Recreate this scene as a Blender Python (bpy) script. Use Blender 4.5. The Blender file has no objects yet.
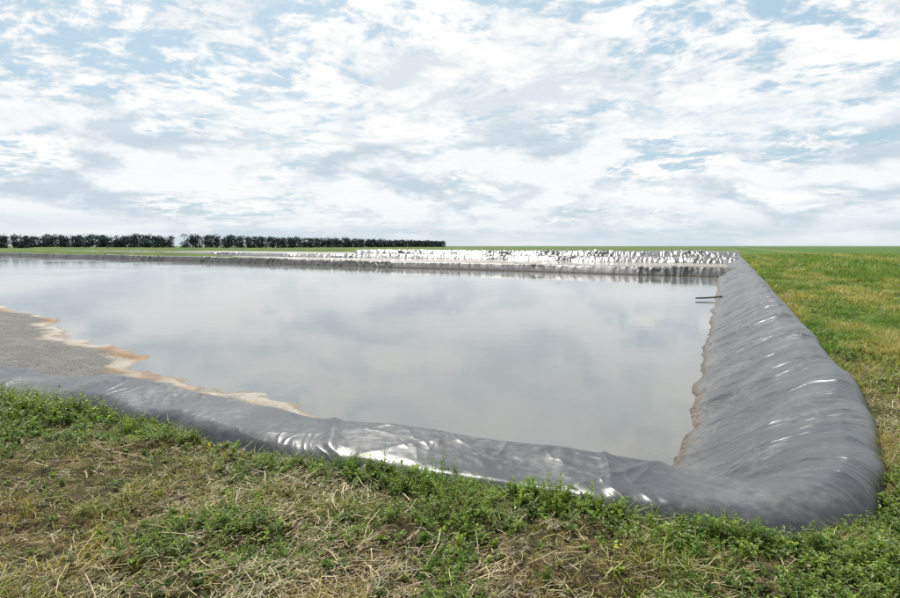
import bpy, math, numpy as np, time
from mathutils import Vector
rng=np.random.default_rng(7)
scene=bpy.context.scene
D=(.418,.9085); E=(.9085,-.418)
def st2xy(s,t): return s*D[0]+t*E[0], s*D[1]+t*E[1]
def xy2st(x,y): return x*D[0]+y*D[1], x*E[0]+y*E[1]

# ---------- noise ----------
def hsh(i,j,seed):
    h=(i.astype(np.int64)*374761393+j.astype(np.int64)*668265263+seed*974711)&0xffffffff
    h=((h^(h>>13))*1274126177)&0xffffffff
    h=(h^(h>>16))&0xffffffff
    return h/4294967295.0*2-1
def vn(x,y,seed=0):
    x=np.asarray(x,float);y=np.asarray(y,float)
    x,y=np.broadcast_arrays(x,y)
    xi=np.floor(x);yi=np.floor(y);fx=x-xi;fy=y-yi
    fx=fx*fx*fx*(fx*(fx*6-15)+10);fy=fy*fy*fy*(fy*(fy*6-15)+10)
    a=hsh(xi,yi,seed);b=hsh(xi+1,yi,seed);c=hsh(xi,yi+1,seed);d=hsh(xi+1,yi+1,seed)
    return (a*(1-fx)+b*fx)*(1-fy)+(c*(1-fx)+d*fx)*fy
def fbm(x,y,seed=0,o=4):
    r=0;a=1;n=0
    for k in range(o):
        r=r+a*vn(np.asarray(x)*2**k,np.asarray(y)*2**k,seed+k*17);n+=a;a*=.5
    return r/n
def sstep(a,b,x):
    k=np.clip((x-a)/(b-a),0,1);return k*k*(3-2*k)

# ---------- mesh helpers ----------
def mesh_obj(name,V,F,mat,smooth=True,col=None,parent=None):
    if not isinstance(F,list):F=[F]
    F=[f for f in F if len(f)]
    me=bpy.data.meshes.new(name)
    V=np.asarray(V,np.float32)
    me.vertices.add(len(V));me.vertices.foreach_set('co',V.ravel())
    loops=np.concatenate([f.ravel() for f in F]).astype(np.int32)
    tot=np.concatenate([np.full(len(f),f.shape[1]) for f in F]).astype(np.int32)
    st=np.concatenate([[0],np.cumsum(tot)[:-1]]).astype(np.int32)
    me.loops.add(len(loops));me.loops.foreach_set('vertex_index',loops)
    me.polygons.add(len(tot));me.polygons.foreach_set('loop_start',st)
    me.polygons.foreach_set('use_smooth',np.full(len(tot),smooth))
    me.update(calc_edges=True)
    if col is not None:
        a=me.color_attributes.new('Col','FLOAT_COLOR','POINT')
        c=np.ones((len(V),4),np.float32);c[:,:3]=col
        a.data.foreach_set('color',c.ravel())
    ob=bpy.data.objects.new(name,me);scene.collection.objects.link(ob)
    me.materials.append(mat)
    if parent:ob.parent=parent
    return ob
def grid_faces(n,m,mask=None):
    i=np.arange(n-1)[:,None]*m+np.arange(m-1)[None,:]
    f=np.stack([i,i+1,i+m+1,i+m],-1).reshape(-1,4)
    if mask is not None:f=f[mask.reshape(-1)]
    return f
def compact(V,F):
    used=np.unique(F);mp=np.zeros(len(V),int);mp[used]=np.arange(len(used))
    return V[used],mp[F]
def lines(segs):
    out=[segs[0][0]]
    for a,b,s0,s1 in segs:
        x=out[-1]
        while x<b-1e-6:
            k=(x-a)/(b-a);x=x+s0*(s1/s0)**max(k,0)
            out.append(min(x,b))
    return np.array(out)

# ---------- node helpers ----------
def newmat(name):
    m=bpy.data.materials.new(name);m.use_nodes=True
    nt=m.node_tree;nt.nodes.clear()
    return m,nt
class N:
    def __init__(s,nt):s.nt=nt
    def n(s,typ,**kw):
        nd=s.nt.nodes.new(typ)
        for k,v in kw.items():setattr(nd,k,v)
        return nd
    def set(s,sock,v):
        if v is None:return
        if isinstance(v,bpy.types.NodeSocket):s.nt.links.new(v,sock)
        else:
            if hasattr(sock.default_value,'__len__') and not hasattr(v,'__len__'):v=(v,)*len(sock.default_value)
            if hasattr(v,'__len__') and len(sock.default_value)==4 and len(v)==3:v=tuple(v)+(1,)
            sock.default_value=v
    def math(s,op,a,b=None,c=None,clamp=False):
        nd=s.n('ShaderNodeMath',operation=op,use_clamp=clamp)
        for i,v in enumerate((a,b,c)):
            if v is not None:s.set(nd.inputs[i],v)
        return nd.outputs[0]
    def vmath(s,op,a,b=None,scale=None):
        nd=s.n('ShaderNodeVectorMath',operation=op);s.set(nd.inputs[0],a)
        if b is not None:s.set(nd.inputs[1],b)
        if scale is not None:s.set(nd.inputs[3],scale)
        return nd.outputs[1] if op in('DOT_PRODUCT','LENGTH') else nd.outputs[0]
    def noise(s,vec,scale,detail=4,rough=.5,dist=0,col=False):
        nd=s.n('ShaderNodeTexNoise');s.set(nd.inputs['Vector'],vec);s.set(nd.inputs['Scale'],scale)
        nd.inputs['Detail'].default_value=detail;nd.inputs['Roughness'].default_value=rough;nd.inputs['Distortion'].default_value=dist
        return nd.outputs[1 if col else 0]
    def mr(s,v,a,b,c=0.,d=1.,smooth=True):
        nd=s.n('ShaderNodeMapRange');nd.interpolation_type='SMOOTHSTEP' if smooth else 'LINEAR'
        for i,x in enumerate((v,a,b,c,d)):s.set(nd.inputs[i],x)
        return nd.outputs[0]
    def mix(s,f,a,b,mode='MIX'):
        nd=s.n('ShaderNodeMix',data_type='RGBA',blend_type=mode)
        s.set(nd.inputs[0],f);s.set(nd.inputs[6],a);s.set(nd.inputs[7],b);return nd.outputs[2]
    def sep(s,v):
        nd=s.n('ShaderNodeSeparateXYZ');s.set(nd.inputs[0],v);return nd.outputs
    def comb(s,x,y,z):
        nd=s.n('ShaderNodeCombineXYZ')
        for i,v in enumerate((x,y,z)):s.set(nd.inputs[i],v)
        return nd.outputs[0]
    def bump(s,h,st,dist,normal=None):
        nd=s.n('ShaderNodeBump');s.set(nd.inputs['Height'],h);nd.inputs['Strength'].default_value=st;nd.inputs['Distance'].default_value=dist
        if normal is not None:s.set(nd.inputs['Normal'],normal)
        return nd.outputs[0]
    def bsdf(s,color,rough,normal=None,metal=0,ior=None,spec=None):
        nd=s.n('ShaderNodeBsdfPrincipled');s.set(nd.inputs['Base Color'],color);s.set(nd.inputs['Roughness'],rough)
        s.set(nd.inputs['Metallic'],metal)
        if ior:nd.inputs['IOR'].default_value=ior
        if spec is not None:s.set(nd.inputs['Specular IOR Level'],spec)
        if normal is not None:s.set(nd.inputs['Normal'],normal)
        return nd.outputs[0]
    def out(s,sh):
        o=s.n('ShaderNodeOutputMaterial');s.set(o.inputs[0],sh)

# ---------- materials ----------
def stcoords(g):
    P=g.n('ShaderNodeNewGeometry').outputs['Position']
    s=g.vmath('DOT_PRODUCT',P,(D[0],D[1],0));t=g.vmath('DOT_PRODUCT',P,(E[0],E[1],0))
    return P,s,t
mat_ground,nt=newmat('ground');g=N(nt)
P,s,t=stcoords(g)
n1=g.noise(P,.9,5,.6);n2=g.noise(P,9,5,.65);n3=g.noise(P,60,3,.6);n4=g.noise(P,.12,4,.6)
shaded_soil=g.mix(n3,(.022,.016,.009),(.075,.055,.028))  # soil tone kept extra dark to stand in for shadow between plants
straw=g.mix(n3,(.10,.075,.030),(.20,.16,.065))
c=g.mix(g.mr(n2,.46,.62),shaded_soil,straw)
green=g.mix(n3,(.018,.034,.006),(.06,.095,.016))
c=g.mix(g.mr(n1,.45,.62,0.05,.5),c,green)
nl=g.noise(g.comb(g.math('MULTIPLY',s,.05),g.math('MULTIPLY',t,.6),0),1,4,.6)
nf=g.noise(P,2.2,5,.7)
mead=g.mix(g.mr(nf,.3,.7),(.045,.085,.010),(.14,.195,.032))
mead=g.mix(g.mr(n4,.4,.65,0,.4),mead,(.17,.17,.05))
crop=g.mix(g.mr(nf,.3,.7),(.035,.085,.010),(.10,.19,.026))
tt=g.math('ADD',t,g.math('MULTIPLY',g.math('SUBTRACT',nl,.5),3))
mead=g.mix(g.mr(tt,4.5,6.5),mead,crop)
brn=g.math('MULTIPLY',g.mr(tt,13,14.5),g.mr(tt,19,17))
mead=g.mix(g.math('MULTIPLY',brn,.7),mead,(.20,.16,.065))
far=g.mr(g.vmath('LENGTH',P),7,18)
c=g.mix(far,c,mead)
rows=g.noise(g.comb(g.math('MULTIPLY',s,.006),g.math('MULTIPLY',t,.09),2.),1,3,.6)
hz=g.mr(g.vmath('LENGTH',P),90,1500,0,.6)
c=g.mix(g.math('MULTIPLY',g.mr(g.vmath('LENGTH',P),60,160),g.mr(rows,.4,.62,0,.7)),c,(.06,.11,.03))
c=g.mix(hz,c,(.10,.15,.085))  # far haze painted into the ground colour
g.out(g.bsdf(c,.95,g.bump(g.math('ADD',n3,n2),.8,.03),spec=.15))

def liner_mat(name,c0,c1,rough,dust,bst=.5,spec=.35,folds=True):
    m,nt=newmat(name);g=N(nt);P,s,t=stcoords(g);z=g.sep(P)[2]
    a=g.noise(P,1.3,4,.6);b=g.noise(P,14,4,.6);d=g.noise(P,120,2,.6)
    c=g.mix(a,c0,c1)
    du=g.math('MULTIPLY',g.mr(g.math('ADD',g.math('MULTIPLY',a,.6),g.math('MULTIPLY',b,.4)),.45,.64),dust)
    c=g.mix(du,c,(.19,.185,.175))
    sp=g.mr(d,.66,.72,0,.5);c=g.mix(sp,c,(.16,.14,.11))
    zz=g.math('ADD',z,g.math('MULTIPLY',g.math('SUBTRACT',b,.5),-.24))
    mud=g.mr(zz,.11,.045,0,.95)
    c=g.mix(mud,c,g.mix(g.mr(b,.4,.7),(.030,.020,.013),(.14,.10,.07)))
    tide=g.math('MULTIPLY',g.mr(zz,.34,.14,0,.30),g.mr(b,.35,.6))
    c=g.mix(tide,c,(.20,.18,.155))
    r=g.math('ADD',g.math('ADD',rough,g.math('MULTIPLY',du,.28)),g.math('MULTIPLY',mud,.35))
    h=g.math('ADD',g.math('MULTIPLY',g.noise(P,4,2,.5,.6),.7),g.math('MULTIPLY',b,.13))
    if folds:
        reg=g.mr(g.math('ADD',g.math('SUBTRACT',s,5.2),t),-.6,.6)
        wob=g.noise(P,.8,2,.5)
        sa=g.math('ADD',g.math('ADD',s,g.math('MULTIPLY',t,.40)),g.math('MULTIPLY',wob,1.3))
        fr=g.noise(g.comb(g.math('MULTIPLY',sa,4.0),g.math('MULTIPLY',t,.7),0),1,2,.5)
        ta=g.math('ADD',g.math('ADD',t,g.math('MULTIPLY',s,.8)),g.math('MULTIPLY',wob,1.6))
        ff=g.noise(g.comb(g.math('MULTIPLY',ta,1.9),g.math('MULTIPLY',s,.9),4),1,2,.5)
        def cr(f,p,amp):
            f=g.math('SUBTRACT',1,g.math('MULTIPLY',g.math('ABSOLUTE',g.math('SUBTRACT',f,.5)),4))
            return g.math('MULTIPLY',g.math('POWER',g.math('MAXIMUM',f,0),p),amp)
        f=g.math('ADD',g.math('MULTIPLY',cr(fr,3.,.70),reg),g.math('MULTIPLY',cr(ff,4.,.55),g.math('SUBTRACT',1,reg)))
        h=g.math('ADD',h,f)
    g.out(g.bsdf(c,r,g.bump(h,bst,.032),spec=spec));return m
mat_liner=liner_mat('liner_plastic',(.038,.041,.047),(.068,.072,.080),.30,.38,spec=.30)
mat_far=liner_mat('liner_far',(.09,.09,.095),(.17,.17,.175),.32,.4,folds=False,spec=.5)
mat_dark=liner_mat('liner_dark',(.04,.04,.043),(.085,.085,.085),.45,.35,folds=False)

mat_water,nt=newmat('water');g=N(nt);P,s,t=stcoords(g)
w1=g.noise(P,9,2,.55);w2=g.noise(P,1.1,3,.5);m1=g.noise(P,.35,5,.6)
shore=g.mr(g.math('SUBTRACT',t,g.math('MULTIPLY',m1,3.)),-3.6,-1.2)
shore=g.math('MULTIPLY',shore,g.mr(s,17,6))
c=g.mix(m1,(.135,.143,.143),(.180,.183,.175))
sp=g.mr(g.noise(P,26,4,.7),.54,.66)
c=g.mix(g.math('MULTIPLY',shore,.5),c,(.15,.13,.10))
c=g.mix(g.math('MULTIPLY',g.math('MULTIPLY',sp,shore),.6),c,(.32,.29,.24))
h=g.math('ADD',g.math('MULTIPLY',w1,.22),w2)
rr=g.math('ADD',g.mr(g.noise(P,.09,3,.6),.4,.65,.03,.10),g.math('MULTIPLY',g.math('MULTIPLY',sp,shore),.3))
g.out(g.bsdf(c,rr,g.bump(h,.09,.03),ior=1.42))

mat_sed,nt=newmat('silt');g=N(nt);P,s,t=stcoords(g);z=g.sep(P)[2]
a=g.noise(P,1.5,5,.65);b=g.noise(P,22,4,.7);d=g.noise(P,.45,3,.5)
c=g.mix(g.mr(b,.3,.7),(.06,.058,.054),(.25,.245,.23))
c=g.mix(g.mr(a,.48,.65,0,.45),c,(.25,.235,.21))
zz=g.math('ADD',z,g.math('MULTIPLY',g.math('SUBTRACT',a,.5),.16))
rim=g.mr(zz,.085,.045)
c=g.mix(g.math('MULTIPLY',rim,g.mr(b,.25,.55,.4,.9)),c,g.mix(g.mr(d,.45,.58),(.42,.38,.31),(.30,.17,.075)))
wet=g.mr(zz,.020,.004);c=g.mix(g.math('MULTIPLY',wet,.6),c,(.15,.09,.045))
g.out(g.bsdf(c,g.mr(z,0,.06,.3,.9),g.bump(b,1.,.04),spec=.2))
mat_mud,nt=newmat('mud');g=N(nt);P,s,t=stcoords(g)
c=g.mix(g.noise(P,.15,5,.6),(.15,.12,.085),(.28,.24,.19))
g.out(g.bsdf(c,g.mr(g.noise(P,.08,4,.6),.4,.6,.15,.5)))

def leafmat(name,trans=.35,rough=.6,spec=.25):
    m,nt=newmat(name);g=N(nt)
    at=g.n('ShaderNodeAttribute',attribute_name='Col').outputs['Color']
    b=g.bsdf(at,rough,spec=spec)
    if trans==0:g.out(b);return m
    tr=g.n('ShaderNodeBsdfTranslucent');g.set(tr.inputs[0],g.mix(1,at,(1.3,1.3,.7),'MULTIPLY'))
    mx=g.n('ShaderNodeMixShader');mx.inputs[0].default_value=trans
    g.set(mx.inputs[1],b);g.set(mx.inputs[2],tr.outputs[0]);g.out(mx.outputs[0]);return m
mat_grass=leafmat('grass',.35,.5,.35);mat_straw=leafmat('straw',0,.5,.35);mat_weed=leafmat('weed_leaf',.40,.45,.4)
mat_tree=leafmat('tree_foliage',0,.9,.05)
mat_wood,nt=newmat('weathered_wood');g=N(nt);P=g.n('ShaderNodeNewGeometry').outputs['Position']
g.out(g.bsdf(g.mix(g.noise(P,30,4),(.02,.017,.013),(.07,.055,.04)),.8))

# ---------- pond shape ----------
def tout(s): return np.interp(s,[3,4,5,7,9,25,67,140],[1.0,1.04,1.16,1.38,1.52,1.66,1.92,2.3])
def smin(a,b,k):
    h=np.clip(.5+.5*(b-a)/k,0,1);return b*(1-h)+a*h-k*h*(1-h)
def ufield(s,t):
    us=s-3.86-.07*fbm(t*.8,0*t,5,4)-.09*vn(t*.35,0*t,9)
    ut=(tout(s)-t+.07*fbm(s*.7,0*s,6,4))*1.75/(1.9+.010*np.clip(s-9,0,200))
    uc=(s-3.98)*.559-(t-.46)*.829+.06*vn((s+t)*1.3,0*s,8)
    return smin(smin(us,ut,.9),uc+.06,.35),us,ut
def mkprof(PU,PZ,n):
    uu=np.linspace(-.4,3.2,721);zz=np.interp(uu,PU,PZ);k=np.ones(n)/n
    zz=np.convolve(np.pad(zz,n//2,mode='edge'),k,'valid')
    return uu,np.convolve(np.pad(zz,n//2,mode='edge'),k,'valid')
uF,zF=mkprof([-.4,-.15,0,.06,.16,.60,.85,1.0,1.40,1.75,3.2],[.60,.74,.87,.94,.965,.985,.99,.90,.42,0,-1.6],13)
uR,zR=mkprof([-.4,-.15,-.02,.03,.10,.24,.45,.80,1.10,1.40,1.75,3.2],[.50,.68,.86,.95,.995,1.0,.93,.73,.49,.26,0,-1.5],11)
def prof(u,right=0): return np.interp(u,uF,zF)*(1-right)+np.interp(u,uR,zR)*right
def ridge(v,p): return np.clip(1.06-np.sqrt(v*v+.006),0,1)**p
def liner_z(s,t):
    u,us,ut=ufield(s,t)
    right=sstep(-.8,.8,us-ut)
    wa=s+.45*vn(s*.6,t*.9,41)+.40*t
    fr=ridge(vn(wa*1.5,t*.3,51)*1.5,4)*(.75+.4*vn(s*.9,t*.3,52))
    fr2=ridge(vn(wa*3.6+7,t*.6,53)*1.4,4)*(.6+.5*vn(s*2.,t*.7,54))
    wb=t+.6*vn(t*.5,s*.7,43)+.9*s
    ff=ridge(vn(wb*.9,s*.4,61)*1.5,4)*(.7+.4*vn(t*.8,s*.3,62))
    wc=t*.7-.9*s+.4*vn(t*.9,s*.9,44)
    ff2=ridge(vn(wc*1.7,t*.5,63)*1.5,5)*(.5+.5*vn(t*1.3,s*.9,64))
    m=sstep(-.05,.25,u)
    zf=right*(.045*fr+.022*fr2)+(1-right)*(.050*ff+.030*ff2)
    cs,ct=s-6.1,t+1.3
    ang=np.arctan2(cs,ct);rad=np.hypot(cs,ct)
    rf=ridge(vn(ang*5.5+rad*.2,rad*.3,71)*1.4,3)
    cm=np.exp(-((rad-2.0)/.8)**2)*sstep(1.6,.3,np.abs(us-ut)-.2)
    zb=.045*vn(s*.6,t*.8,81)+.018*vn(s*1.5,t*1.7,83)
    du=.065*fbm(s*1.3,t*.4,91,2)*right+.10*fbm(t*.8,s*.4,93,2)*(1-right)
    z=prof(u+du*sstep(.5,1.2,u),right)+m*(zf*(1-.6*cm)+zb+.055*rf*cm)
    return z,u
sl=lines([(3.3,6.8,.018,.018),(6.8,20,.018,.07),(20,60,.07,.35),(60,140,.35,1.2)])
tl=-lines([(-2.6,1.6,.018,.018),(1.6,8,.018,.045),(8,30,.045,.2),(30,90,.2,1.)])
S,T=np.meshgrid(sl,tl,indexing='ij')
Z,U=liner_z(S,T)
X,Y=st2xy(S,T)
fm=(U>-.18)&(U<2.7)
fmask=fm[:-1,:-1]&fm[1:,:-1]&fm[:-1,1:]&fm[1:,1:]
F=grid_faces(len(sl),len(tl),fmask)[:,::-1]
V,F=compact(np.stack([X,Y,Z],-1).reshape(-1,3),F)
mesh_obj('pond_liner',V,F,mat_liner)

# ---------- ground ----------
def gz_near(s,t): return .90+.050*fbm(s*.9,t*.9,101,3)+.050*fbm(s*4,t*4,105,3)
FAR_S=150
def sfar(t): return 54-.24*t
def ground_z(s,t):
    u,us,ut=ufield(s,t)
    right=sstep(-.8,.8,us-ut)
    near=np.exp(-np.clip(np.hypot(s-4,t)-8,0,1e5)/60)
    z=.90+(gz_near(s,t)-.90)*near
    z=z-.03*sstep(-.6,0,u)-.02*right*sstep(-2,0,u)
    inside=(u>.0)&(s<FAR_S-.24*t+0)&(t>-190)
    zi=np.minimum(z,prof(u,right)-.16)
    zi=np.where(u>1.5,-1.3,zi)
    return np.where(inside,zi,z)
sg=np.concatenate([[-6000,-1500,-400,-100,-30,-12,-6,-3,-1],lines([(0,7,.045,.045),(7,30,.07,.6),(30,160,.6,4),(160,7000,6,700)])])
tg=-np.concatenate([[-7000,-3000,-1200,-500,-220,-120,-60,-35,-22,-15],lines([(-11,-4,.3,.08),(-4,1,.045,.045),(1,9,.045,.09),(9,40,.1,1.5),(40,220,2,6),(220,7000,10,900)])])
S,T=np.meshgrid(sg,tg,indexing='ij');X,Y=st2xy(S,T);Zg=ground_z(S,T)
mesh_obj('ground',np.stack([X,Y,Zg],-1).reshape(-1,3),grid_faces(len(sg),len(tg))[:,::-1],mat_ground)

# ---------- water ----------
def poly(name,pts,z,mat):
    V=np.array([(*st2xy(a,b),z) for a,b in pts]);return mesh_obj(name,V,np.arange(len(pts))[None,:],mat,False)
poly('water',[(4.8,1.2),(4.8,-188),(54+.24*188+1.0,-188),(54-.24*.0+1,1.2)],0.0,mat_water)
def edge(t): return np.interp(-t,[2,4,6.4,8.5,10.4,13.5,17.3,19.5,21.5,24.1,30,45,80],[4.9,5.9,7.4,7.9,8.6,9.6,10.8,12.4,13.3,14.2,15.5,19,21])
ss=lines([(4.8,22,.05,.12)]);ts=-lines([(1.5,26,.06,.12),(26,80,.12,.6)])
S,T=np.meshgrid(ss,ts,indexing='ij')
e=edge(T)+.8*fbm(T*.55,S*.4,201,5)
dd=e-S
Zs=np.where(dd>0,.18*(1-np.exp(-dd*.9)),.005+.06*np.clip(dd,-3,0))+.018*fbm(S*1.5,T*1.5,207,5)+.006*fbm(S*6,T*6,208,2)
X,Y=st2xy(S,T)
mk=(Zs>-.1);fmk=mk[:-1,:-1]|mk[1:,1:]
V,F=compact(np.stack([X,Y,Zs],-1).reshape(-1,3),grid_faces(len(ss),len(ts),fmk)[:,::-1])
mesh_obj('silt_bank',V,F,mat_sed)

# ---------- far berms ----------
def berm(name,fs,foot,top,back,tmin,tmax,w=1.0,wc=1.0,amp=.07,seed=0,mat=mat_far):
    tb=-lines([(-tmax,-tmax+70,.09,.14),(-tmax+70,-tmin,.14,.5)])
    prof_=[(-.4,foot-.4)]+[(w*k,foot+(top-foot)*(k**.85)) for k in np.linspace(0,1,9)]+[(w+wc*k,top+.03*math.sin(k*3.1)) for k in (.25,.5,.75,1)]+[(w+wc+.8,back-.2)]
    a=np.array(prof_)
    n,m=len(tb),len(a)
    off=np.broadcast_to(a[:,0],(n,m)).copy();zz=np.broadcast_to(a[:,1],(n,m)).copy();TT=np.broadcast_to(tb[:,None],(n,m))
    fold=ridge(vn(TT*1.5+.8*vn(TT*.4,off*.5,330+seed),off*.45,300+seed)*1.4,4)
    fold2=ridge(vn(TT*3.0+off*.7,off*.8,305+seed)*1.4,3)
    hf=vn(TT*2.7+off*.5,off*.8,310+seed)
    big=vn(TT*.11,0*TT,320+seed)
    act=sstep(-.3,.5,vn(TT*.18,off*.3,340+seed))*.7+.3
    zz=zz+amp*act*(.7*fold+.4*fold2+.3*hf)+.06*big*sstep(foot,top,zz)
    off=off-amp*act*(1.6*fold+.9*fold2)+.7*big
    SS=fs(TT)+off
    X,Y=st2xy(SS,TT)
    return mesh_obj(name,np.stack([X,Y,zz],-1).reshape(-1,3),grid_faces(n,m),mat)
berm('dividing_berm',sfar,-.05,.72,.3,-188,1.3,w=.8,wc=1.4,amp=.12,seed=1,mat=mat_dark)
poly('mud_flat',[(55,.8),(57+.24*188,-188),(94+.2*188,-188),(94,.8)],.34,mat_mud)
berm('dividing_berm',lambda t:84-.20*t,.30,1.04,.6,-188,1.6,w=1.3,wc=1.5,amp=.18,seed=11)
poly('mud_flat',[(86,.8),(86+.2*188,-188),(150+.2*188,-188),(142,.8)],.56,mat_mud)
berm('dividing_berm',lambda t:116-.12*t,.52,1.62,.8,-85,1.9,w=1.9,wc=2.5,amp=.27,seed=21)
def bank(name,fs,h,w,tmin,tmax,seed,mat):
    tb=-lines([(-tmax,-tmin,.8,3.)]);a=np.linspace(-1,1,11);n,m=len(tb),11
    TT=np.broadcast_to(tb[:,None],(n,m));A=np.broadcast_to(a[None,:],(n,m))
    tp=sstep(0,25,tmax-TT)
    zz=.5+tp*(h-.5)*(1-A**2)**.8+.14*fbm(TT*.15,A*2,seed,4)*(1-A**2)*tp
    X,Y=st2xy(fs(TT)+A*w,TT);return mesh_obj(name,np.stack([X,Y,zz],-1).reshape(-1,3),grid_faces(n,m),mat)
bank('grass_bank',lambda t:150-.24*t,1.75,7,-420,2,401,mat_ground)
bank('grass_bank',lambda t:66-.24*t,1.15,3,-420,-80,402,mat_ground)

# ---------- plank ----------
import bmesh
def plank():
    bm=bmesh.new()
    a=Vector((13.15,28.9,.17));b=Vector((11.85,28.75,.10))
    d=(b-a).normalized();sd=d.cross(Vector((0,0,1))).normalized();up=sd.cross(d)
    rings=[]
    for k in range(7):
        f=k/6;p=a.lerp(b,f)+Vector((0,0,-.02*math.sin(f*3.1)))
        w=.08*(1-.15*math.sin(f*9));h=.035
        rings.append([bm.verts.new(p+sd*x*w+up*y*h) for x,y in((-1,-.8),(-.9,1),(.9,1),(1,-.8))])
    for k in range(6):
        for j in range(4):bm.faces.new((rings[k][j],rings[k][(j+1)%4],rings[k+1][(j+1)%4],rings[k+1][j]))
    bm.faces.new(rings[0][::-1]);bm.faces.new(rings[-1])
    me=bpy.data.meshes.new('wooden_plank');bm.to_mesh(me);me.materials.append(mat_wood)
    ob=bpy.data.objects.new('wooden_plank',me);scene.collection.objects.link(ob)
plank()

# ---------- vegetation ----------
def blades(x,y,z,h,w,az,lean,col,droop=.5):
    n=len(x);dx,dy=np.cos(az),np.sin(az);px,py=-dy,dx
    tw=rng.uniform(-.9,.9,n);px2=px*np.cos(tw)+dx*np.sin(tw);py2=py*np.cos(tw)+dy*np.sin(tw)
    def pt(f,wf,side):
        r=h*lean*(f**1.6);zz=h*f*(1-droop*lean*f*.5)
        return np.stack([x+dx*r+px2*w*wf*side,y+dy*r+py2*w*wf*side,z+zz],-1)
    V=np.stack([pt(0,.8,-1),pt(0,.8,1),pt(.5,1,1),pt(.5,1,-1),pt(1,0,0)],1).reshape(-1,3)
    b=np.arange(n)[:,None]*5
    Q=b+np.array([[0,1,2,3]]);Tt=b+np.array([[3,2,4]])
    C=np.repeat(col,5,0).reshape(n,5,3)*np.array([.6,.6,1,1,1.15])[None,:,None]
    return V,Q,Tt,C.reshape(-1,3)
def mixcol(a,b,k):return np.array(a)[None,:]*(1-k[:,None])+np.array(b)[None,:]*k[:,None]
def inview(x,y,m=.84):return (np.abs(x)<y*m+.6)&(y>1.6)
def scatter(n,x0,x1,y0,y1,umax=.02):
    x=rng.uniform(x0,x1,n);y=rng.uniform(y0,y1,n);s,t=xy2st(x,y);u,_,_=ufield(s,t)
    k=inview(x,y)&(u<umax);return x[k],y[k],s[k],t[k],u[k]
def add(store,r):
    V,Q,T_,C=r
    o=store['o'];store['V'].append(V);store['Q'].append(Q+o);store['T'].append(T_+o);store['C'].append(C);store['o']+=len(V)
def flush(store,name,mat):
    fs=[np.concatenate(store[k]) for k in('Q','T') if store[k]]
    mesh_obj(name,np.concatenate(store['V']),fs,mat,False,np.concatenate(store['C']))
def new():return dict(V=[],Q=[],T=[],C=[],o=0)
G=new();ST=new()
def greenness(x,y): return fbm(x*.55+9,y*.75,511,3)+.35*fbm(x*2.5,y*2.5,512,3)
x,y,s,t,u=scatter(430000,-8,6,2.0,9.5)
dens=fbm(x*1.6,y*1.6,501,4)
keep=rng.random(len(x))<np.clip(.40+1.2*dens+.25*sstep(-.5,0,u),.18,1)*np.clip(4.2/y,.35,1.2)
x,y,s,t,u,dens=[a[keep] for a in(x,y,s,t,u,dens)]
n=len(x);gk=np.clip(.56+1.3*greenness(x,y)+rng.normal(0,.24,n),0,1)
h=(.022+.070*rng.random(n)**2.5)*(1+1.5*np.clip(dens,0,1))*(1+.7*sstep(-.35,0,u)*rng.random(n))
col=mixcol((.38,.29,.10),(.135,.225,.024),gk)*rng.uniform(.5,1.45,n)[:,None]
dead=rng.random(n)<.22;col[dead]=mixcol((.48,.37,.17),(.15,.09,.045),rng.random(dead.sum()))
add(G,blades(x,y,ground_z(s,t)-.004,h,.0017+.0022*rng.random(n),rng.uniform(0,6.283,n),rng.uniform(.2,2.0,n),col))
print('near blades',n)
def litter(N_,umax,Lr,wr,lim,seed):
    x,y,s,t,u=scatter(N_,-8,6,2.0,9.5,umax)
    ld=fbm(x*.8+4,y*.8,521,4)-.30*greenness(x,y)+.45*sstep(-1,-2.5,x)*sstep(3.9,2.8,y)+.25*fbm(x*3,y*3,522,2)
    keep=rng.random(len(x))<np.clip(lim+1.4*ld,.12,1);x,y,s,t,ld=[a[keep] for a in(x,y,s,t,ld)];n=len(x)
    L=rng.uniform(*Lr,n)
    swirl=2.2*fbm(x*1.6,y*1.6,531,2)+rng.normal(0,1.3,n)
    k=rng.random(n)
    col=mixcol((.58,.47,.25),(.12,.075,.035),k**1.3)*rng.uniform(.5,1.25,n)[:,None]
    gr=rng.random(n)<.20;col[gr]=mixcol((.20,.25,.05),(.09,.12,.03),rng.random(gr.sum()))
    tilt=rng.uniform(-.1,.9,n)
    dx,dy=np.cos(swirl),np.sin(swirl);z0=ground_z(s,t)+rng.uniform(.002,.045,n)*(1+np.clip(ld,0,1))
    wd=rng.uniform(*wr,n);bend=rng.normal(0,.3,n)
    def lp(f,sd):
        return np.stack([x+dx*L*(f-.5)-dy*(sd*wd+bend*L*f*(1-f)),y+dy*L*(f-.5)+dx*(sd*wd+bend*L*f*(1-f)),z0+L*tilt*f*.5+sd*wd*.5*(k-.5)],-1)
    V=np.stack([lp(0,-1),lp(0,1),lp(.5,1),lp(.5,-1),lp(1,1),lp(1,-1)],1).reshape(-1,3);b=np.arange(n)[:,None]*6
    Q=np.concatenate([b+np.array([[0,1,2,3]]),b+np.array([[3,2,4,5]])])
    o=ST['o'];ST['V'].append(V);ST['Q'].append(Q+o);ST['C'].append(np.repeat(col,6,0));ST['o']+=len(V);print('litter',n)
litter(230000,-.02,(.02,.09),(.0006,.0022),.32,1)
litter(26000,-.04,(.08,.22),(.0012,.0028),.20,2)
flush(ST,'straw_litter',mat_straw)
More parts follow.
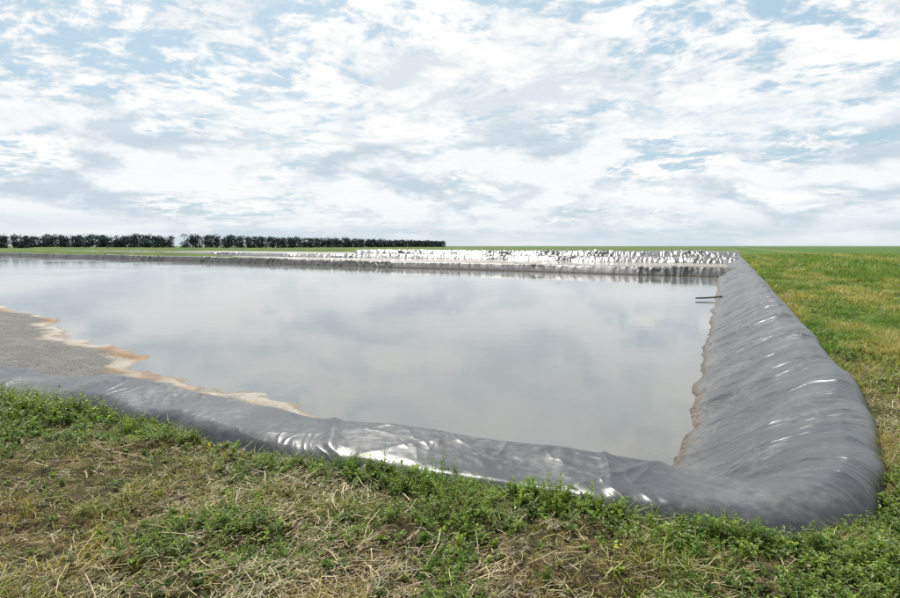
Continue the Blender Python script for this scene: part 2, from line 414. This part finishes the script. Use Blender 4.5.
for (N_,y0,y1,hs,ws) in((240000,7,18,1.7,2.2),(220000,15,40,2.6,4.0),(180000,36,110,3.4,9)):
    yy=y0+(y1-y0)*rng.random(N_)**.8
    xl=yy*.40+.3;xr=yy*.86+1;x=xl+(xr-xl)*rng.random(N_)
    s,t=xy2st(x,yy);u,_,_=ufield(s,t);k=(u<.0);x,yy,s,t,u=[a[k] for a in(x,yy,s,t,u)]
    dn=fbm(s*.5,t*1.1,541,4);k=rng.random(len(x))<np.clip(.5+1.4*dn,.06,1);x,yy,s,t,dn=[a[k] for a in(x,yy,s,t,dn)];n=len(x)
    cr=sstep(4,6.5,t+1.2*fbm(s*.1,t*.3,551,2));br=sstep(13,14.5,t)*sstep(19,17,t)
    gk=np.clip(.62+1.5*fbm(s*.6,t*1.3,561,4)+.45*cr+rng.normal(0,.2,n)-.8*br,0,1)
    col=mixcol((.38,.34,.11),(.125,.215,.024),gk)*rng.uniform(.5,1.35,n)[:,None]
    h=(.03+.06*rng.random(n)**2)*hs*(1+1.5*np.clip(dn,0,1))*(1+.5*cr)
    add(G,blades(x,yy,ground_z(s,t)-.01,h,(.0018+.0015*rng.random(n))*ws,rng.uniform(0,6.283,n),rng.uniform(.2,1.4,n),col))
    print('mid',n)
flush(G,'grass',mat_grass)

W=new()
def leaves(px,py,pz,L,Wd,az,el,col):
    n=len(px);dx,dy,dz=np.cos(az)*np.cos(el),np.sin(az)*np.cos(el),np.sin(el)
    sx,sy=-np.sin(az),np.cos(az)
    def pt(f,sd,up,dr):return np.stack([px+dx*L*f+sx*Wd*sd,py+dy*L*f+sy*Wd*sd,pz+dz*L*f+up*Wd-dr*L],-1)
    V=np.stack([pt(0,0,0,0),pt(.35,1,.35,0),pt(.8,.6,.2,.06),pt(1,0,0,.14),pt(.8,-.6,.2,.06),pt(.35,-1,.35,0),pt(.5,0,-.1,0)],1).reshape(-1,3)
    b=np.arange(n)[:,None]*7
    Q=np.concatenate([b+np.array([[0,1,2,6]]),b+np.array([[6,2,3,4]]),b+np.array([[0,6,4,5]])])
    return V,Q,np.zeros((0,3),int),np.repeat(col,7,0)
def plants(x,y,H,nl,ls,tint,spread=.7,wr=(.16,.36),cols=((.065,.135,.014),(.20,.275,.034))):
    n=len(x);s,t=xy2st(x,y);z=ground_z(s,t)
    ns=rng.integers(2,6,n);idx=np.repeat(np.arange(n),ns);k=len(idx)
    base=mixcol(cols[0],cols[1],rng.random(n))*tint[:,None]
    hh=H[idx];a=rng.uniform(0,6.28,k);r=hh*rng.uniform(.1,spread,k);sh=hh*rng.uniform(.5,1,k)
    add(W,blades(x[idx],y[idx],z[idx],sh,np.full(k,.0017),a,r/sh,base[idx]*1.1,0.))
    j=np.repeat(np.arange(k),nl);m=len(j);f=rng.random(m)**.7
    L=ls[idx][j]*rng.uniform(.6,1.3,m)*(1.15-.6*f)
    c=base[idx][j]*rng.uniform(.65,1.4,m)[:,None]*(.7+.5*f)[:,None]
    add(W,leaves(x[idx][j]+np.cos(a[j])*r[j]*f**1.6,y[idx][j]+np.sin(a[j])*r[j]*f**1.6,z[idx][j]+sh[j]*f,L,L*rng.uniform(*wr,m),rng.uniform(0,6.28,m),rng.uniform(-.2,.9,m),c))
x,y,s,t,u=scatter(24000,-7,5.5,2.1,8.5,-.03)
dn=fbm(x*1.5+2,y*1.5,601,3)+.4*greenness(x,y);k=rng.random(len(x))<np.clip(.16+1.9*dn,.05,1);x,y,u,dn=x[k],y[k],u[k],dn[k]
plants(x,y,.025+.06*rng.random(len(x))**2+.13*np.clip(dn,0,1),9,.011+.030*rng.random(len(x)),rng.uniform(.6,1.35,len(x)),1.1);print('weeds',len(x))
x,y,s,t,u=scatter(5000,-7,5.5,2.1,8.0,-.05)
dn=fbm(x*1.1+22,y*1.1,603,3);k=rng.random(len(x))<np.clip(.05+1.3*dn,.02,1);x,y=x[k],y[k]
x=np.concatenate([x,rng.normal(-.05,.16,70),rng.normal(.25,.12,30)]);y=np.concatenate([y,rng.normal(2.72,.07,70),rng.normal(2.8,.05,30)])
plants(x,y,.03+.05*rng.random(len(x)),8,.015+.03*rng.random(len(x)),rng.uniform(.6,1.3,len(x)),1.4,(.08,.2),((.20,.15,.08),(.42,.38,.28)))
tt=rng.uniform(-11,1.0,2200);dn=fbm(tt*.9,0*tt,611,3)
k=rng.random(2200)<np.clip(.14+1.8*dn+.6*sstep(-4.2,-6.5,tt),.02,1);tt=tt[k];dn=dn[k];n=len(tt)
lf=sstep(-4.2,-6.5,tt)
off_=-np.abs(rng.normal(0,.15,n))*(1+1.4*lf)-.03
u0=3.86+.07*fbm(tt*.8,0*tt,5,4)+.09*vn(tt*.35,0*tt,9)
x,y=st2xy(u0+off_,tt)
plants(x,y,(.05+.13*rng.random(n)**1.6+.09*np.clip(dn,0,1))*(1+.8*lf),13,.018+.030*rng.random(n),rng.uniform(.7,1.35,n));print('fringe',n)
tt=np.concatenate([rng.normal(c_,.12,16) for c_ in(-1.9,-2.6,-.9,.1,-7.6,-8.1,-4.9)]);n=len(tt)
x,y=st2xy(3.80-np.abs(rng.normal(0,.08,n)),tt)
plants(x,y,.12+.13*rng.random(n),22,.022+.02*rng.random(n),rng.uniform(.8,1.3,n),.35,(.08,.16))
n=420;x=rng.normal(3.0,.38,n);y=rng.normal(3.6,.32,n);s,t=xy2st(x,y);u,_,_=ufield(s,t);k=u<-.02;x,y=x[k],y[k]
plants(x,y,.06+.11*rng.random(len(x)),13,.022+.030*rng.random(len(x)),rng.uniform(.7,1.3,len(x)))
n=2000;s=4.5+26*rng.random(n)**1.4;t=tout(s)+.12+np.abs(rng.normal(0,1,n))*(.35+s*.07);x,y=st2xy(s,t)
dn=fbm(s*.8,t*.8,621,3);k=rng.random(n)<np.clip(.4+1.5*dn,.05,1);x,y=x[k],y[k];n=len(x)
plants(x,y,.06+.15*rng.random(n)**1.5,9,.03+.03*rng.random(n),rng.uniform(.8,1.3,n),1.)
flush(W,'weeds',mat_weed)
FL=new()
for (fx,fy,hh) in((-.62,4.32,.17),(-.66,4.36,.14),(-1.9,4.6,.12),(.9,3.1,.08),(-1.35,4.85,.16),(1.9,3.2,.07),(-3.4,5.6,.2)):
    s,t=xy2st(fx,fy);z=float(ground_z(np.array([s]),np.array([t]))[0])
    add(FL,blades(np.array([fx]),np.array([fy]),np.array([z]),np.array([hh]),np.array([.0022]),np.array([1.]),np.array([.1]),np.array([[.09,.15,.03]]),0))
    for q in range(6):
        az=np.linspace(0,6.28,7)[:-1]+rng.random();m=6
        ox,oy,oz=rng.normal(0,.010,3)
        add(FL,leaves(np.full(m,fx+ox+.1*hh*math.cos(1.)),np.full(m,fy+oy+.1*hh*math.sin(1.)),np.full(m,z+hh+oz),np.full(m,.010),np.full(m,.004),az,np.full(m,.3),np.tile([[.65,.60,.05]],(m,1))))
flush(FL,'wildflowers',mat_weed)

# ---------- distant trees ----------
TR=new()
def tree(x,y,z,H,R):
    a=np.arange(6)*1.047;V=[]
    for f,r in((0,.22),(.5,.14),(.95,.03)):
        V.append(np.stack([x+np.cos(a)*r,y+np.sin(a)*r,np.full(6,z+H*f)],-1))
    V=np.concatenate(V);Q=[[k*6+j,k*6+(j+1)%6,(k+1)*6+(j+1)%6,(k+1)*6+j] for k in range(2) for j in range(6)]
    add(TR,(V,np.array(Q),np.zeros((0,3),int),np.full((18,3),.05)))
    n=220;nc=10
    cz=rng.uniform(.06,.93,nc);ca=rng.uniform(0,6.28,nc);cr=R*(1-np.abs(cz-.45)*.9)*rng.uniform(.2,.8,nc)
    c=rng.integers(0,nc,n);sp=R*.42
    px=x+np.cos(ca[c])*cr[c]+rng.normal(0,sp,n);py=y+np.sin(ca[c])*cr[c]+rng.normal(0,sp,n);pz=z+H*cz[c]+rng.normal(0,H*.07,n)
    pz=np.clip(pz,z,z+H*1.03);sz=rng.uniform(.4,1.0,n)
    o=rng.normal(0,1,(n,3,3));o/=np.linalg.norm(o,axis=2,keepdims=True)
    V=(np.stack([px,py,pz],-1)[:,None,:]+o*sz[:,None,None]).reshape(-1,3)
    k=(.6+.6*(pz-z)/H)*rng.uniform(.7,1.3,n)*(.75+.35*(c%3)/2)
    hzc=np.array([[.052,.085,.082]])  # bluish distance haze baked into the foliage colour
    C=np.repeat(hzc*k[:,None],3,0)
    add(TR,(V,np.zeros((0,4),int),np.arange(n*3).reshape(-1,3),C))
def row(x0,y0,x1,y1,n,H):
    for i in range(n):
        f=(i+rng.uniform(-.3,.3))/n
        if rng.random()<.02:continue
        hh=H*(1+.06*math.sin(f*37+x0)+rng.normal(0,.05))
        tree(x0+(x1-x0)*f+rng.normal(0,.8),y0+(y1-y0)*f+rng.normal(0,3),.9,hh,rng.uniform(2.3,3.3))
row(-420,470,-207,452,88,9.4);row(-420,482,-211,462,75,9.7)
row(-193,446,-8,1000,160,9.4);row(-196,452,-14,1010,120,9.8)
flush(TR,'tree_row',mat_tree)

# ---------- sky ----------
SUN_AZ=math.radians(-14);SUN_EL=math.radians(50)
w=bpy.data.worlds.new('World');scene.world=w;w.use_nodes=True;nt=w.node_tree;nt.nodes.clear();g=N(nt)
sky=g.n('ShaderNodeTexSky',sky_type='NISHITA');sky.sun_disc=False;sky.sun_elevation=SUN_EL;sky.sun_rotation=SUN_AZ
sky.air_density=1;sky.dust_density=2;sky.ozone_density=1
d=g.n('ShaderNodeTexCoord').outputs['Generated'];sx,sy,sz=g.sep(d)
zc=g.math('ADD',g.math('MAXIMUM',sz,0),.15)
p=g.comb(g.math('DIVIDE',sx,zc),g.math('DIVIDE',sy,zc),0)
warp=g.vmath('SCALE',g.noise(p,.9,2,.5,0,True),scale=.4)
pw=g.vmath('ADD',g.vmath('ADD',p,warp),(3.7,1.9,0))
big=g.noise(pw,.9,4,.55);small=g.noise(pw,6.0,5,.64,.3);tiny=g.noise(pw,19,3,.6)
cov=g.math('ADD',g.math('MULTIPLY',big,.38),g.math('ADD',g.math('MULTIPLY',small,.47),g.math('MULTIPLY',tiny,.16)))
covm=g.mr(cov,.415,.510)
shade=g.mr(g.math('ADD',g.math('MULTIPLY',g.noise(g.vmath('ADD',pw,(.06,-.16,0)),2.8,5,.6),.50),g.math('ADD',g.math('MULTIPLY',small,.34),g.math('MULTIPLY',tiny,.16))),.42,.57)
white=g.mix(shade,(7.4,8.1,8.6),(10.1,10.1,10.0))
blue=g.mix(.75,sky.outputs[0],(5.0,6.9,8.2))
c=g.mix(covm,blue,white)
az=g.math('ARCTAN2',sx,sy)
q=g.comb(g.math('MULTIPLY',az,5.0),g.math('MULTIPLY',sz,12.5),3.9)
lc=g.noise(q,1.,7,.57,.2);lc2=g.noise(g.vmath('ADD',q,(.10,-.42,0)),1.,5,.56,.2)
lm=g.math('MULTIPLY',g.mr(lc,.42,.51),g.math('MULTIPLY',g.mr(sz,.25,.14),1))
ls=g.mr(g.math('SUBTRACT',lc2,lc),-.08,.08)
lcol=g.mix(ls,(9.6,9.8,9.9),(5.6,6.7,7.6))
c=g.mix(g.math('MULTIPLY',lm,.9),c,lcol)
st_=g.noise(g.comb(g.math('MULTIPLY',az,3.5),g.math('MULTIPLY',sz,38),1.),1,3,.5)
hc=g.mix(g.mr(st_,.4,.62),(6.2,7.2,7.9),(8.2,8.7,9.0))
c=g.mix(g.mr(sz,.075,.0,0,.85),c,hc)
bg=g.n('ShaderNodeBackground');g.set(bg.inputs[0],c);bg.inputs[1].default_value=.1
o=g.n('ShaderNodeOutputWorld');g.set(o.inputs[0],bg.outputs[0])
sun=bpy.data.lights.new('sun','SUN');sun.energy=5.0;sun.angle=math.radians(.7);sun.color=(1,.96,.9)
so=bpy.data.objects.new('sun',sun);scene.collection.objects.link(so)
dv=Vector((math.sin(SUN_AZ)*math.cos(SUN_EL),math.cos(SUN_AZ)*math.cos(SUN_EL),math.sin(SUN_EL)))
so.rotation_euler=dv.to_track_quat('Z','Y').to_euler()

# ---------- camera ----------
cam=bpy.data.cameras.new('camera');cam.lens=24;cam.sensor_width=36;cam.clip_start=.05;cam.clip_end=12000
co=bpy.data.objects.new('camera',cam);scene.collection.objects.link(co)
co.location=(0,0,2.6);co.rotation_euler=(math.radians(90-5.05),0,0);scene.camera=co
scene.view_settings.view_transform='Standard';scene.view_settings.look='None';scene.view_settings.exposure=0
